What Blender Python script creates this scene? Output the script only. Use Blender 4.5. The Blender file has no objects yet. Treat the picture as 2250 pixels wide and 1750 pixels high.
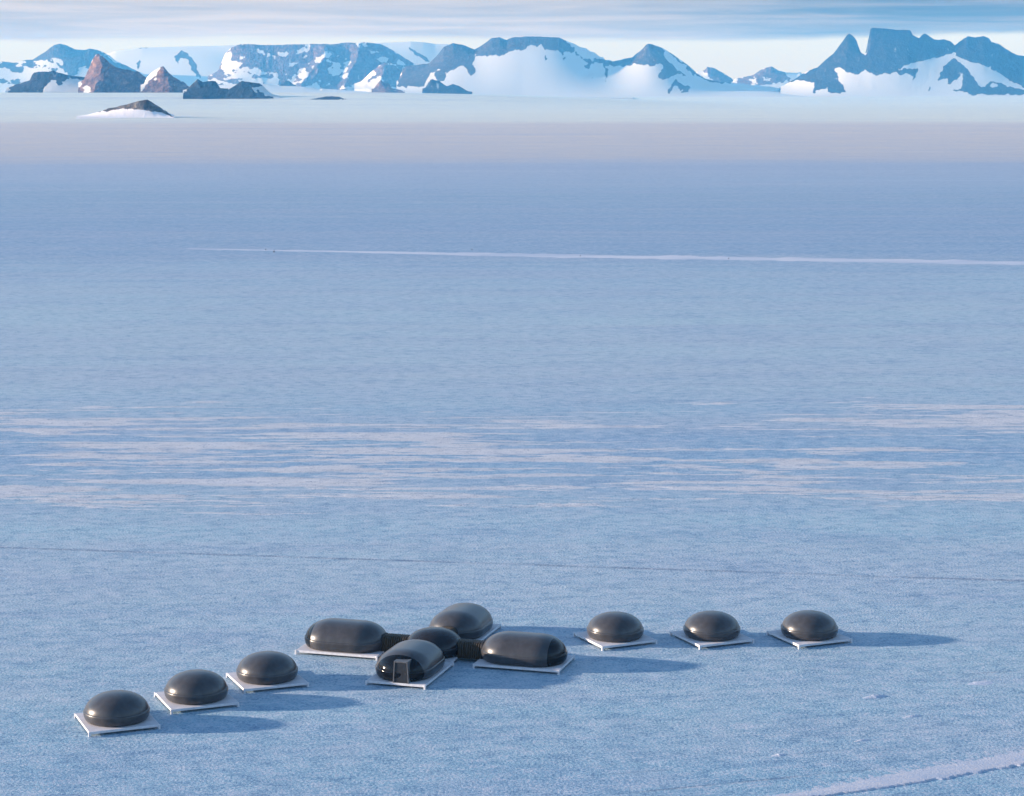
import bpy, bmesh, math
import numpy as np
from mathutils import Vector, Matrix

scene = bpy.context.scene
COL = scene.collection
rad = math.radians

# ------------------------------------------------------------------ camera
F_PX, HOR, W_PX, H_PX, CAM_H = 4750.0, 203.0, 2250.0, 1750.0, 64.5
PITCH = math.atan((H_PX / 2 - HOR) / F_PX)
cp, sp = math.cos(PITCH), math.sin(PITCH)


def ray(px, py):
    """direction of the photograph's pixel, forward = +Y"""
    a = (np.asarray(px, float) - W_PX / 2) / F_PX
    b = (H_PX / 2 - np.asarray(py, float)) / F_PX
    return a, cp + b * sp, -sp + b * cp


def on_ground(px, py, z=0.0):
    a, dy, dz = ray(px, py)
    t = (z - CAM_H) / dz
    return np.array([a * t, dy * t])


def at_depth(px, py, Y):
    a, dy, dz = ray(px, py)
    return a / dy * Y, CAM_H + dz / dy * Y


cam = bpy.data.cameras.new('camera')
cam.sensor_width = 36
cam.lens = F_PX / W_PX * 36
cam.clip_start = 1
cam.clip_end = 120000
camo = bpy.data.objects.new('camera', cam)
COL.objects.link(camo)
camo.location = (0, 0, CAM_H)
camo.rotation_euler = (math.pi / 2 - PITCH, 0, 0)
scene.camera = camo

# ------------------------------------------------------------------ light
SUN_EL, SUN_AZ = rad(11.2), rad(1.5)          # sun at the left, a little beyond
sdir = Vector((-math.cos(SUN_EL) * math.cos(SUN_AZ), math.cos(SUN_EL) * math.sin(SUN_AZ), math.sin(SUN_EL)))
sun = bpy.data.lights.new('sun', 'SUN')
sun.energy = 4.3
sun.angle = rad(1.2)
sun.color = (1.0, 0.83, 0.69)
suno = bpy.data.objects.new('sun', sun)
COL.objects.link(suno)
suno.rotation_euler = (-sdir).to_track_quat('-Z', 'Y').to_euler()
suno.location = (-300, 200, 300)

scene.view_settings.view_transform = 'Standard'
scene.view_settings.look = 'None'
scene.view_settings.exposure = 1.28
scene.view_settings.gamma = 1
scene.cycles.use_denoising = True
scene.cycles.denoising_prefilter = 'ACCURATE'
scene.cycles.sample_clamp_indirect = 4
scene.cycles.max_bounces = 6
scene.cycles.volume_bounces = 1


# ------------------------------------------------------------------ node helpers
class NT:
    def __init__(self, tree):
        self.t = tree
        self.t.nodes.clear()

    def n(self, kind, **kw):
        nd = self.t.nodes.new(kind)
        for k, v in kw.items():
            setattr(nd, k, v)
        return nd

    def put(self, sock, v):
        if isinstance(v, bpy.types.NodeSocket):
            self.t.links.new(v, sock)
        elif v is not None:
            if sock.type == 'RGBA' and len(v) == 3:
                v = (*v, 1)
            sock.default_value = v

    def math(self, op, a, b=None, c=None, clamp=False):
        nd = self.n('ShaderNodeMath', operation=op, use_clamp=clamp)
        self.put(nd.inputs[0], a)
        if b is not None:
            self.put(nd.inputs[1], b)
        if c is not None:
            self.put(nd.inputs[2], c)
        return nd.outputs[0]

    def smooth(self, v, lo, hi, a=0.0, b=1.0):
        nd = self.n('ShaderNodeMapRange', interpolation_type='SMOOTHSTEP')
        for s, x in zip(nd.inputs[:5], (v, lo, hi, a, b)):
            self.put(s, x)
        return nd.outputs[0]

    def mix(self, f, a, b, blend='MIX'):
        nd = self.n('ShaderNodeMix', data_type='RGBA', blend_type=blend)
        self.put(nd.inputs['Factor'], f)
        self.put(nd.inputs[6], a)
        self.put(nd.inputs[7], b)
        return nd.outputs[2]

    def noise(self, vec, scale, detail=4, rough=0.55, dist=0.0, dims='3D'):
        nd = self.n('ShaderNodeTexNoise', noise_dimensions=dims)
        self.put(nd.inputs['Vector'], vec)
        nd.inputs['Scale'].default_value = scale
        nd.inputs['Detail'].default_value = detail
        nd.inputs['Roughness'].default_value = rough
        nd.inputs['Distortion'].default_value = dist
        return nd.outputs['Fac']

    def mapping(self, vec, rot=0.0, scale=(1, 1, 1), loc=(0, 0, 0)):
        nd = self.n('ShaderNodeMapping', vector_type='POINT')
        self.put(nd.inputs['Vector'], vec)
        nd.inputs['Location'].default_value = loc
        nd.inputs['Rotation'].default_value = (0, 0, rot)
        nd.inputs['Scale'].default_value = scale
        return nd.outputs[0]

    def ramp(self, fac, stops, interp='LINEAR'):
        nd = self.n('ShaderNodeValToRGB')
        cr = nd.color_ramp
        cr.interpolation = interp
        while len(cr.elements) < len(stops):
            cr.elements.new(0.5)
        for e, (p, c) in zip(cr.elements, stops):
            e.position = p
        for e, (p, c) in zip(cr.elements, stops):
            e.color = (*c, 1)
        self.put(nd.inputs[0], fac)
        return nd.outputs[0]


def new_mat(name):
    m = bpy.data.materials.new(name)
    m.use_nodes = True
    return m, NT(m.node_tree)


def finish(nt, color, rough=0.6, height=None, bump_dist=1.0, bump_strength=1.0, **kw):
    b = nt.n('ShaderNodeBsdfPrincipled')
    nt.put(b.inputs['Base Color'], color)
    nt.put(b.inputs['Roughness'], rough)
    for k, v in kw.items():
        nt.put(b.inputs[k.replace('_', ' ')], v)
    if height is not None:
        bp = nt.n('ShaderNodeBump')
        bp.inputs['Strength'].default_value = bump_strength
        bp.inputs['Distance'].default_value = bump_dist
        nt.put(bp.inputs['Height'], height)
        nt.put(b.inputs['Normal'], bp.outputs[0])
    o = nt.n('ShaderNodeOutputMaterial')
    nt.t.links.new(b.outputs[0], o.inputs['Surface'])
    return b


def lin(c):
    return tuple((v / 255 / 12.92) if v <= 10 else ((v / 255 + 0.055) / 1.055) ** 2.4 for v in c)


# ------------------------------------------------------------------ world: clear sky with a low bank of streaky cloud
world = bpy.data.worlds.new('World')
scene.world = world
world.use_nodes = True
w = NT(world.node_tree)
sky = w.n('ShaderNodeTexSky', sky_type='NISHITA')
sky.sun_disc = False
sky.sun_elevation = SUN_EL
sky.sun_rotation = math.atan2(sdir.x, sdir.y)
sky.altitude = 1200
sky.air_density = 1.0
sky.dust_density = 0.3
sky.ozone_density = 1.5
bg = w.n('ShaderNodeBackground')
tc = w.n('ShaderNodeTexCoord').outputs['Generated']
sx = w.n('ShaderNodeSeparateXYZ')
w.put(sx.inputs[0], tc)
X, Y, Z = sx.outputs
# thin ice haze whitens the lowest few degrees of the clear sky
w.put(bg.inputs['Color'], w.mix(w.smooth(Z, 0.0, 0.16, 0.85, 0.0), sky.outputs[0], (1.50, 1.40, 1.24)))
bg.inputs['Strength'].default_value = 0.15
az = w.math('DIVIDE', X, w.math('MAXIMUM', w.math('ABSOLUTE', Y), 0.05))
el = Z
cb = w.n('ShaderNodeCombineXYZ')
w.put(cb.inputs[0], w.math('MULTIPLY', az, 1.0))
w.put(cb.inputs[1], w.math('MULTIPLY', el, 10.0))
w.put(cb.inputs[2], Y)
cv = cb.outputs[0]
n1 = w.noise(cv, 7.0, 5, 0.55, 0.3)
n2 = w.noise(w.mapping(cv, 0.02, (1, 2.6, 1), (3.1, 0, 0)), 9.0, 6, 0.6, 0.5)
# lower edge of the bank sits about 1.4 degrees up
edge = w.math('ADD', 0.0243, w.math('MULTIPLY', w.math('SUBTRACT', n1, 0.5), 0.010))
cover = w.smooth(w.math('SUBTRACT', el, edge), -0.0016, 0.0022)
high = w.smooth(el, 0.10, 0.30, 1.0, 0.0)
cover = w.math('MULTIPLY', cover, high)
side = w.smooth(w.math('ADD', az, w.math('MULTIPLY', w.math('SUBTRACT', n1, 0.5), 0.25)), -0.04, 0.20)
pale = w.mix(w.smooth(n2, 0.28, 0.72), lin((184, 179, 180)), lin((222, 209, 198)))
blue = w.mix(w.smooth(n2, 0.28, 0.72), lin((90, 112, 130)), lin((156, 157, 162)))
cc = w.mix(side, pale, blue)
bg2 = w.n('ShaderNodeBackground')
w.put(bg2.inputs['Color'], cc)
bg2.inputs['Strength'].default_value = 0.40
ms = w.n('ShaderNodeMixShader')
w.put(ms.inputs[0], cover)
w.t.links.new(bg.outputs[0], ms.inputs[1])
w.t.links.new(bg2.outputs[0], ms.inputs[2])
wo = w.n('ShaderNodeOutputWorld')
w.t.links.new(ms.outputs[0], wo.inputs['Surface'])


# ------------------------------------------------------------------ object helpers
def tag(o, label=None, cat=None, group=None, kind=None):
    if label:
        o['label'] = label
    if cat:
        o['category'] = cat
    if group:
        o['group'] = group
    if kind:
        o['kind'] = kind
    return o


def mesh_obj(name, verts, faces, mat, parent=None, smooth=False):
    me = bpy.data.meshes.new(name)
    me.from_pydata([tuple(map(float, v)) for v in verts], [], faces)
    if smooth:
        me.polygons.foreach_set('use_smooth', [True] * len(me.polygons))
    me.update()
    me.materials.append(mat)
    o = bpy.data.objects.new(name, me)
    COL.objects.link(o)
    if parent:
        o.parent = parent
    return o


def grid_obj(name, P, mat, attrs=None, wrap=False, smooth=True):
    """P: (rows, cols, 3) array -> one smooth grid mesh"""
    R, C = P.shape[:2]
    me = bpy.data.meshes.new(name)
    i = np.arange(R * C).reshape(R, C)
    if wrap:
        i = np.concatenate([i, i[:, :1]], 1)
    q = np.stack([i[:-1, :-1], i[:-1, 1:], i[1:, 1:], i[1:, :-1]], -1).reshape(-1, 4)
    me.vertices.add(R * C)
    me.vertices.foreach_set('co', P.reshape(-1).astype(np.float32))
    me.loops.add(len(q) * 4)
    me.loops.foreach_set('vertex_index', q.reshape(-1).astype(np.int32))
    me.polygons.add(len(q))
    me.polygons.foreach_set('loop_start', np.arange(len(q), dtype=np.int32) * 4)
    if smooth:
        me.polygons.foreach_set('use_smooth', np.ones(len(q), bool))
    for k, v in (attrs or {}).items():
        a = me.attributes.new(k, 'FLOAT', 'POINT')
        a.data.foreach_set('value', v.reshape(-1).astype(np.float32))
    me.update()
    me.validate()
    me.materials.append(mat)
    o = bpy.data.objects.new(name, me)
    COL.objects.link(o)
    return o


def box(bm, lo, hi, bevel=0.0):
    vs = [bm.verts.new((x, y, z)) for x in (lo[0], hi[0]) for y in (lo[1], hi[1]) for z in (lo[2], hi[2])]
    for f in ((0, 1, 3, 2), (4, 6, 7, 5), (0, 4, 5, 1), (2, 3, 7, 6), (0, 2, 6, 4), (1, 5, 7, 3)):
        bm.faces.new([vs[k] for k in f])


def bm_obj(name, bm, mat, parent=None, bevel=0.0, smooth=False):
    bmesh.ops.recalc_face_normals(bm, faces=bm.faces)
    if bevel:
        bmesh.ops.bevel(bm, geom=list(bm.edges), offset=bevel, segments=2, affect='EDGES', profile=0.6)
    me = bpy.data.meshes.new(name)
    bm.to_mesh(me)
    bm.free()
    if smooth:
        me.polygons.foreach_set('use_smooth', [True] * len(me.polygons))
    me.materials.append(mat)
    o = bpy.data.objects.new(name, me)
    COL.objects.link(o)
    if parent:
        o.parent = parent
    return o


def empty(name, loc, rz=0.0):
    o = bpy.data.objects.new(name, None)
    o.empty_display_size = 1
    COL.objects.link(o)
    o.location = loc
    o.rotation_euler = (0, 0, rz)
    return o


# ------------------------------------------------------------------ numpy noise
def hash2(ix, iy, seed):
    h = (ix.astype(np.int64) * 374761393 + iy.astype(np.int64) * 668265263 + seed * 982451653) & 0xffffffff
    h = ((h ^ (h >> 13)) * 1274126177) & 0xffffffff
    return ((h ^ (h >> 16)) & 0xffff) / 65535.0


def vnoise(x, y, seed=0):
    ix, iy = np.floor(x), np.floor(y)
    fx, fy = x - ix, y - iy
    fx = fx * fx * fx * (fx * (fx * 6 - 15) + 10)
    fy = fy * fy * fy * (fy * (fy * 6 - 15) + 10)
    a, b = hash2(ix, iy, seed), hash2(ix + 1, iy, seed)
    c, d = hash2(ix, iy + 1, seed), hash2(ix + 1, iy + 1, seed)
    return a + (b - a) * fx + (c - a) * fy + (a - b - c + d) * fx * fy


def fbm(x, y, octs=5, seed=0, gain=0.5):
    s, amp, tot = 0, 1, 0
    for k in range(octs):
        ca, sa = math.cos(0.6 * k), math.sin(0.6 * k)
        s = s + amp * vnoise((x * ca - y * sa) * 2 ** k + 17.3 * k, (x * sa + y * ca) * 2 ** k - 9.1 * k, seed + k)
        tot += amp
        amp *= gain
    return s / tot


def ridged(x, y, octs=5, seed=0):
    s, amp, tot = 0, 1, 0
    for k in range(octs):
        s = s + amp * (1 - np.abs(2 * vnoise(x * 2 ** k + 31.7 * k, y * 2 ** k + 3.3 * k, seed + k) - 1))
        tot += amp
        amp *= 0.5
    return s / tot


def inside(px, py, poly):
    r = np.zeros(px.shape, bool)
    n = len(poly)
    for i in range(n):
        x0, y0 = poly[i]
        x1, y1 = poly[(i + 1) % n]
        if y0 == y1:
            continue
        c = (y0 > py) != (y1 > py)
        r ^= c & (px < (x1 - x0) * (py - y0) / (y1 - y0) + x0)
    return r


def sstep(x, a, b):
    t = np.clip((x - a) / (b - a), 0, 1)
    return t * t * (3 - 2 * t)


# ------------------------------------------------------------------ materials
def snow_height(nt, pos):
    """wind-packed snow relief in metres"""
    wind = nt.mapping(pos, rad(-17), (1, 1, 1))
    g1 = nt.noise(pos, 3.0, 4, 0.65)
    s1 = nt.noise(nt.mapping(wind, 0, (0.16, 1, 1)), 0.8, 5, 0.6, 0.4)
    s2 = nt.noise(nt.mapping(wind, 0, (0.22, 1, 1)), 0.055, 4, 0.5, 0.3)
    h = nt.math('MULTIPLY', g1, GRAIN)
    h = nt.math('MULTIPLY_ADD', s1, 0.24, h)
    h = nt.math('MULTIPLY_ADD', s2, 0.7, h)
    return h


GRAIN = 0.16
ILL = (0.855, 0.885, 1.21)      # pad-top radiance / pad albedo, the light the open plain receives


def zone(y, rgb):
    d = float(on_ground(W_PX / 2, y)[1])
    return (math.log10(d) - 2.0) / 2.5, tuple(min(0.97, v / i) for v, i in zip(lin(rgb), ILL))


def ground_material():
    m, nt = new_mat('wind_packed_snow')
    pos = nt.n('ShaderNodeNewGeometry').outputs['Position']
    sp_ = nt.n('ShaderNodeSeparateXYZ')
    nt.put(sp_.inputs[0], pos)
    px, py, pz = sp_.outputs
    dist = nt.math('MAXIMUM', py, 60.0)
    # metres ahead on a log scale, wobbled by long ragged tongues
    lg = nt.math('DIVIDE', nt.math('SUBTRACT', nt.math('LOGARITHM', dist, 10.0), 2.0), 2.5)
    lc = nt.n('ShaderNodeCombineXYZ')
    nt.put(lc.inputs[0], nt.math('DIVIDE', px, dist))
    nt.put(lc.inputs[1], nt.math('MULTIPLY', lg, 30.0))
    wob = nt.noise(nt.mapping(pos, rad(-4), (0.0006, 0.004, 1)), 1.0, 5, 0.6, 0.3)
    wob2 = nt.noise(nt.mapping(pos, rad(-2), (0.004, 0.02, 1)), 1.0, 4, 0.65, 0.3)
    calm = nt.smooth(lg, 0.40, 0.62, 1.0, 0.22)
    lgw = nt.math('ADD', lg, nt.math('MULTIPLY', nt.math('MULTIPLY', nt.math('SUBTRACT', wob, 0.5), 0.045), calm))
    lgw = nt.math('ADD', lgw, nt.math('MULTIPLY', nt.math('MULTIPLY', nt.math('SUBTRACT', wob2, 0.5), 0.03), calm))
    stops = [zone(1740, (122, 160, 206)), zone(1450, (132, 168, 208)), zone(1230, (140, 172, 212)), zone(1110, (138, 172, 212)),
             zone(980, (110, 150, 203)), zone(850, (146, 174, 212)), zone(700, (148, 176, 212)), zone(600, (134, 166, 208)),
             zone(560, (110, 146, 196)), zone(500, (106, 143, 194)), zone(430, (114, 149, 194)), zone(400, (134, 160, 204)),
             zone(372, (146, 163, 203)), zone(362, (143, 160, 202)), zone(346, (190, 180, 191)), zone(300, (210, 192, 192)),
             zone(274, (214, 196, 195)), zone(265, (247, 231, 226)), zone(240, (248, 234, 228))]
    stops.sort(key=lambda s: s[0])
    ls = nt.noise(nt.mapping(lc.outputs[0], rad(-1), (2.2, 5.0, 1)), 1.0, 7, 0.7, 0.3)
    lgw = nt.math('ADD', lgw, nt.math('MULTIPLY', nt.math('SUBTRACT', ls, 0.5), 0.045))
    col = nt.ramp(lgw, stops)  # snow tones by distance, with cloud shade near and sunshine far put into the colour
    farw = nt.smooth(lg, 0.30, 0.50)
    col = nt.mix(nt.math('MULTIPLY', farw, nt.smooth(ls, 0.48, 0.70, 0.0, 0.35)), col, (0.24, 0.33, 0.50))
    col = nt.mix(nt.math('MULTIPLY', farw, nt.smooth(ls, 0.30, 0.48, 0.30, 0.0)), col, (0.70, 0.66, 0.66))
    # thin parallel streaks, a touch lighter or bluer
    st = nt.noise(nt.mapping(pos, rad(-3), (0.0011, 0.028, 1)), 1.0, 6, 0.7, 0.4)
    st2 = nt.noise(nt.mapping(pos, rad(-12), (0.012, 0.09, 1)), 1.0, 5, 0.65, 0.4)
    col = nt.mix(nt.smooth(st, 0.40, 0.66, 0.0, 0.30), col, (0.42, 0.42, 0.48))
    col = nt.mix(nt.smooth(st2, 0.45, 0.70, 0.0, 0.35), col, (0.15, 0.26, 0.42))
    bl = nt.noise(nt.mapping(pos, 0, (0.02, 0.02, 1)), 1.0, 5, 0.6)
    col = nt.mix(nt.smooth(bl, 0.40, 0.70, 0.0, 0.25), col, (0.30, 0.37, 0.50))
    # fresh drift snow lying in tongues on the older blue surface
    wv = nt.mapping(pos, rad(-19), (0.030, 0.22, 1))
    dn = nt.noise(wv, 1.0, 8, 0.64, 0.6)
    dn2 = nt.noise(nt.mapping(pos, rad(-15), (0.018, 0.085, 1), (3, 9, 0)), 1.0, 6, 0.6, 0.6)
    dn = nt.math('ADD', nt.math('MULTIPLY', dn, 0.62), nt.math('MULTIPLY', dn2, 0.38))
    d0 = nt.noise(nt.mapping(pos, rad(-10), (0.011, 0.022, 1), (8.7, 4.1, 0)), 1.0, 3, 0.5)
    # the belt of tongues lies 300 to 410 m out and thins to the right
    near = nt.smooth(dist, 305.0, 350.0)
    far = nt.smooth(dist, 425.0, 485.0, 1.0, 0.0)
    belt = nt.math('MULTIPLY', near, far)
    right = nt.smooth(px, -10.0, 70.0)
    thr = nt.math('ADD', 0.735, nt.math('MULTIPLY', belt, -0.238))
    thr = nt.math('ADD', thr, nt.math('MULTIPLY', nt.math('MULTIPLY', right, belt), 0.03))
    thr = nt.math('ADD', thr, nt.math('MULTIPLY', nt.math('SUBTRACT', 0.5, d0), 0.32))
    fine = nt.noise(nt.mapping(pos, rad(-17), (0.16, 0.62, 1)), 1.0, 6, 0.72, 0.5)
    thr = nt.math('ADD', thr, nt.math('MULTIPLY', nt.math('SUBTRACT', fine, 0.5), 0.20))
    dd = nt.math('SUBTRACT', dn, thr)
    drift = nt.smooth(dd, 0.0, 0.018)
    body = nt.smooth(dd, -0.02, 0.12)
    col = nt.mix(drift, col, (0.63, 0.63, 0.65))
    # an old narrow rut broken by drifted snow, and wind-cut grooves at the lower right, their shade painted in as dark lines
    wig = nt.noise(nt.mapping(pos, 0, (0.05, 0.05, 1)), 1.0, 3)
    rut = 0.0
    for q0, q1, wd, amt, ext in (((0, 1203), (2250, 1277), 0.80, 1.0, None), ((1340, 1747), (1990, 1684), 0.34, 0.75, 12.0), ((1270, 1706), (1500, 1690), 0.2, 0.5, 5.0),
                                 ((1700, 1662), (1960, 1640), 0.22, 0.5, 6.0), ((2080, 1484), (2270, 1472), 0.3, 0.55, 5.0), ((300, 1268), (420, 1256), 0.28, 0.55, 3.0)):
        p0, p1 = on_ground(*q0), on_ground(*q1)
        ln_ = float(np.linalg.norm(p1 - p0))
        dv = (p1 - p0) / ln_
        nv = np.array([-dv[1], dv[0]])
        s = nt.math('ADD', nt.math('MULTIPLY', px, float(nv[0])), nt.math('MULTIPLY', py, float(nv[1])))
        s = nt.math('SUBTRACT', s, float(nv @ p0))
        s = nt.math('ADD', s, nt.math('MULTIPLY', nt.math('SUBTRACT', wig, 0.5), 1.2))
        brk = nt.noise(nt.mapping(pos, 0, (0.11, 0.02, 1), (7, 0, 0)), 1.0, 3, 0.6)
        r_ = nt.math('MULTIPLY', nt.smooth(nt.math('ABSOLUTE', s), wd * 0.3, wd, amt, 0.0), nt.smooth(brk, 0.40, 0.60, 0.45 if ext is None else 0.4, 1.0))
        if ext is not None:
            t_ = nt.math('ADD', nt.math('MULTIPLY', px, float(dv[0])), nt.math('MULTIPLY', py, float(dv[1])))
            t_ = nt.math('ABSOLUTE', nt.math('SUBTRACT', t_, float(dv @ (p0 + p1) / 2)))
            r_ = nt.math('MULTIPLY', r_, nt.smooth(t_, ln_ / 2 - ext * 0.4, ln_ / 2, 1.0, 0.0))
        rut = nt.math('MAXIMUM', r_, rut)
    col = nt.mix(rut, col, (0.15, 0.21, 0.29))
    # crystals: fine pale and bluish grain
    gr = nt.noise(pos, 2.9, 4, 0.78)
    gr2 = nt.noise(nt.mapping(pos, rad(-17), (0.35, 0.5, 1)), 1.0, 5, 0.75)
    gm = nt.math('ADD', nt.math('MULTIPLY', gr, 0.6), nt.math('MULTIPLY', gr2, 0.4))
    col = nt.mix(nt.smooth(gm, 0.49, 0.58, 0.0, 0.85), col, (0.45, 0.49, 0.575))
    col = nt.mix(nt.smooth(gm, 0.41, 0.50, 0.85, 0.0), col, (0.11, 0.195, 0.33))
    gr3 = nt.noise(nt.mapping(pos, rad(-17), (0.10, 0.085, 1)), 1.0, 5, 0.7)
    col = nt.mix(nt.smooth(gr3, 0.50, 0.62, 0.0, 0.18), col, (0.40, 0.44, 0.52))
    col = nt.mix(nt.smooth(gr3, 0.38, 0.49, 0.18, 0.0), col, (0.13, 0.22, 0.36))
    h = snow_height(nt, pos)
    h = nt.math('MULTIPLY_ADD', body, 0.32, h)
    h = nt.math('MULTIPLY_ADD', rut, -0.10, h)
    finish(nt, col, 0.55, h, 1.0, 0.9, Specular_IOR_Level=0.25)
    return m


def snow_material(name, c=(0.86, 0.86, 0.90), k=1.0):
    m, nt = new_mat(name)
    pos = nt.n('ShaderNodeNewGeometry').outputs['Position']
    n = nt.noise(nt.mapping(pos, rad(-17), (0.02 * k, 0.06 * k, 0.1)), 1.0, 5, 0.6)
    gr = nt.noise(pos, 4.0, 3, 0.7)
    col = nt.mix(nt.smooth(n, 0.35, 0.65, 0.0, 0.6), c, (0.32, 0.40, 0.52))
    col = nt.mix(nt.smooth(gr, 0.45, 0.62, 0.0, 0.5), col, (0.28, 0.38, 0.54))
    finish(nt, col, 0.6, nt.math('MULTIPLY', gr, 0.08), 1.0, 0.8, Specular_IOR_Level=0.25)
    return m


def mountain_material(name, rock_a, rock_b, snow_c):
    m, nt = new_mat(name)
    pos = nt.n('ShaderNodeNewGeometry').outputs['Position']
    at = nt.n('ShaderNodeAttribute', attribute_name='rock').outputs['Fac']
    n = nt.noise(nt.mapping(pos, 0, (0.022, 0.010, 0.022)), 1.0, 7, 0.68)
    n2 = nt.noise(nt.mapping(pos, 0, (0.02, 0.004, 0.006)), 1.0, 5, 0.65)
    n3 = nt.noise(nt.mapping(pos, rad(8), (0.055, 0.02, 0.03)), 1.0, 6, 0.7)
    rock = nt.mix(nt.smooth(n, 0.40, 0.62), rock_a, rock_b)
    rock = nt.mix(nt.smooth(n3, 0.44, 0.58, 0.55, 0.0), rock, tuple(v * 0.35 for v in rock_a))
    rock = nt.mix(nt.smooth(n3, 0.54, 0.68, 0.0, 0.35), rock, tuple(min(v * 2.0, 0.6) for v in rock_b))
    rock = nt.mix(nt.smooth(n2, 0.62, 0.75, 0.0, 0.5), rock, snow_c)
    f = nt.smooth(nt.math('ADD', at, nt.math('MULTIPLY', nt.math('SUBTRACT', n, 0.5), 1.5)), 0.28, 0.72)
    col = nt.mix(f, snow_c, rock)
    finish(nt, col, 0.85, nt.math('MULTIPLY', nt.math('SUBTRACT', n, 0.5), nt.math('MULTIPLY_ADD', at, 0.95, 0.05)), 26.0, 0.6, Specular_IOR_Level=0.1)
    return m


def shell_material(name, base, rough, coat=0.0, spec=0.35):
    m, nt = new_mat(name)
    tcn = nt.n('ShaderNodeTexCoord').outputs['Object']
    n = nt.noise(nt.mapping(tcn, 0, (1, 1, 0.5)), 1.3, 5, 0.6)
    fr = nt.noise(tcn, 9.0, 4, 0.65)
    sz = nt.n('ShaderNodeSeparateXYZ')
    nt.put(sz.inputs[0], tcn)
    # a dusting of rime low on the skirt
    low = nt.math('MULTIPLY', nt.smooth(sz.outputs[2], 0.05, 0.7, 1.0, 0.0), nt.smooth(fr, 0.45, 0.75))
    c2 = tuple(v * 1.35 for v in base)
    col = nt.mix(nt.smooth(n, 0.35, 0.7), base, c2)
    col = nt.mix(nt.math('MULTIPLY', low, 0.12), col, (0.6, 0.62, 0.66))
    r = nt.math('ADD', rough, nt.math('MULTIPLY', nt.math('SUBTRACT', n, 0.5), 0.16))
    finish(nt, col, r, nt.math('MULTIPLY', n, 0.02), 1.0, 0.25, Specular_IOR_Level=spec, Coat_Weight=coat, Coat_Roughness=0.09)
    return m


def simple_material(name, a, b, rough, scale=2.0, **kw):
    m, nt = new_mat(name)
    tcn = nt.n('ShaderNodeTexCoord').outputs['Object']
    n = nt.noise(tcn, scale, 5, 0.6)
    finish(nt, nt.mix(nt.smooth(n, 0.35, 0.68), a, b), rough, nt.math('MULTIPLY', n, 0.02), 1.0, 0.3, **kw)
    return m


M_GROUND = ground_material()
M_TRACK = snow_material('packed_snow', (0.56, 0.57, 0.62))
M_BANK = snow_material('drifted_snow', (0.52, 0.52, 0.56), 9.0)
M_SHELL = shell_material('grey_composite_shell', (0.043, 0.043, 0.047), 0.33, 0.28)
M_GLASS = shell_material('black_glazing', (0.004, 0.0045, 0.006), 0.10, 0.0, 0.28)
M_HUB = shell_material('near_black_gloss_shell', (0.014, 0.014, 0.017), 0.18, 0.0, 0.3)
M_DOOR = simple_material('smoked_door', (0.018, 0.020, 0.024), (0.028, 0.031, 0.036), 0.35)
M_FRAME = simple_material('grey_metal_frame', (0.085, 0.085, 0.09), (0.12, 0.12, 0.125), 0.4)
M_DECK = simple_material('snow_dusted_deck', (0.50, 0.49, 0.525), (0.58, 0.57, 0.60), 0.7, 1.2)
M_FOOT = simple_material('painted_foot', (0.58, 0.58, 0.61), (0.68, 0.68, 0.70), 0.6)
M_BELLOWS = simple_material('brown_black_bellows', (0.034, 0.025, 0.016), (0.072, 0.053, 0.034), 0.6, 3.0)
M_MARK = simple_material('dark_marker', (0.015, 0.016, 0.02), (0.03, 0.03, 0.035), 0.6)

# ------------------------------------------------------------------ ground: one sheet of rings round the viewpoint out to the foot of the range
GROUND_R = 27000.0


def swell(x, y):
    """gentle rises of the ice far out on the left; flat elsewhere"""
    px = W_PX / 2 + F_PX * x / np.maximum(y, 1.0)
    far = sstep(y, 8800, 10800)
    h = 62.0 * far * sstep(px, 1700, 760) * sstep(px, -900, -300)
    h = np.maximum(h, 27.0 * sstep(y, 12500, 17500))
    h = h + 7.0 * np.exp(-((x + 860) / 190) ** 2 - ((y - 5260) / 260) ** 2)      # mound under the lone rock
    return np.where(y > 1500, h, 0.0)


rr = np.concatenate([[0.0], np.geomspace(20, 3000, 70), np.geomspace(3100, 8400, 60), np.linspace(8450, 11400, 90), np.geomspace(11500, GROUND_R, 50)])
th = np.concatenate([np.linspace(-24, 24, 260), np.linspace(26, 334, 110)])
th = np.radians(th)
Rg, Tg = np.meshgrid(rr, th, indexing='ij')
Gx, Gy = Rg * np.sin(Tg), Rg * np.cos(Tg)
Gz = swell(Gx, Gy)
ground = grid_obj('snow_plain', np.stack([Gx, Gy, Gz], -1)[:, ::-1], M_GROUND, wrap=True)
tag(ground, 'flat blue white snow plain of wind packed ice with pale drift tongues', 'snow plain', kind='structure')


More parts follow.
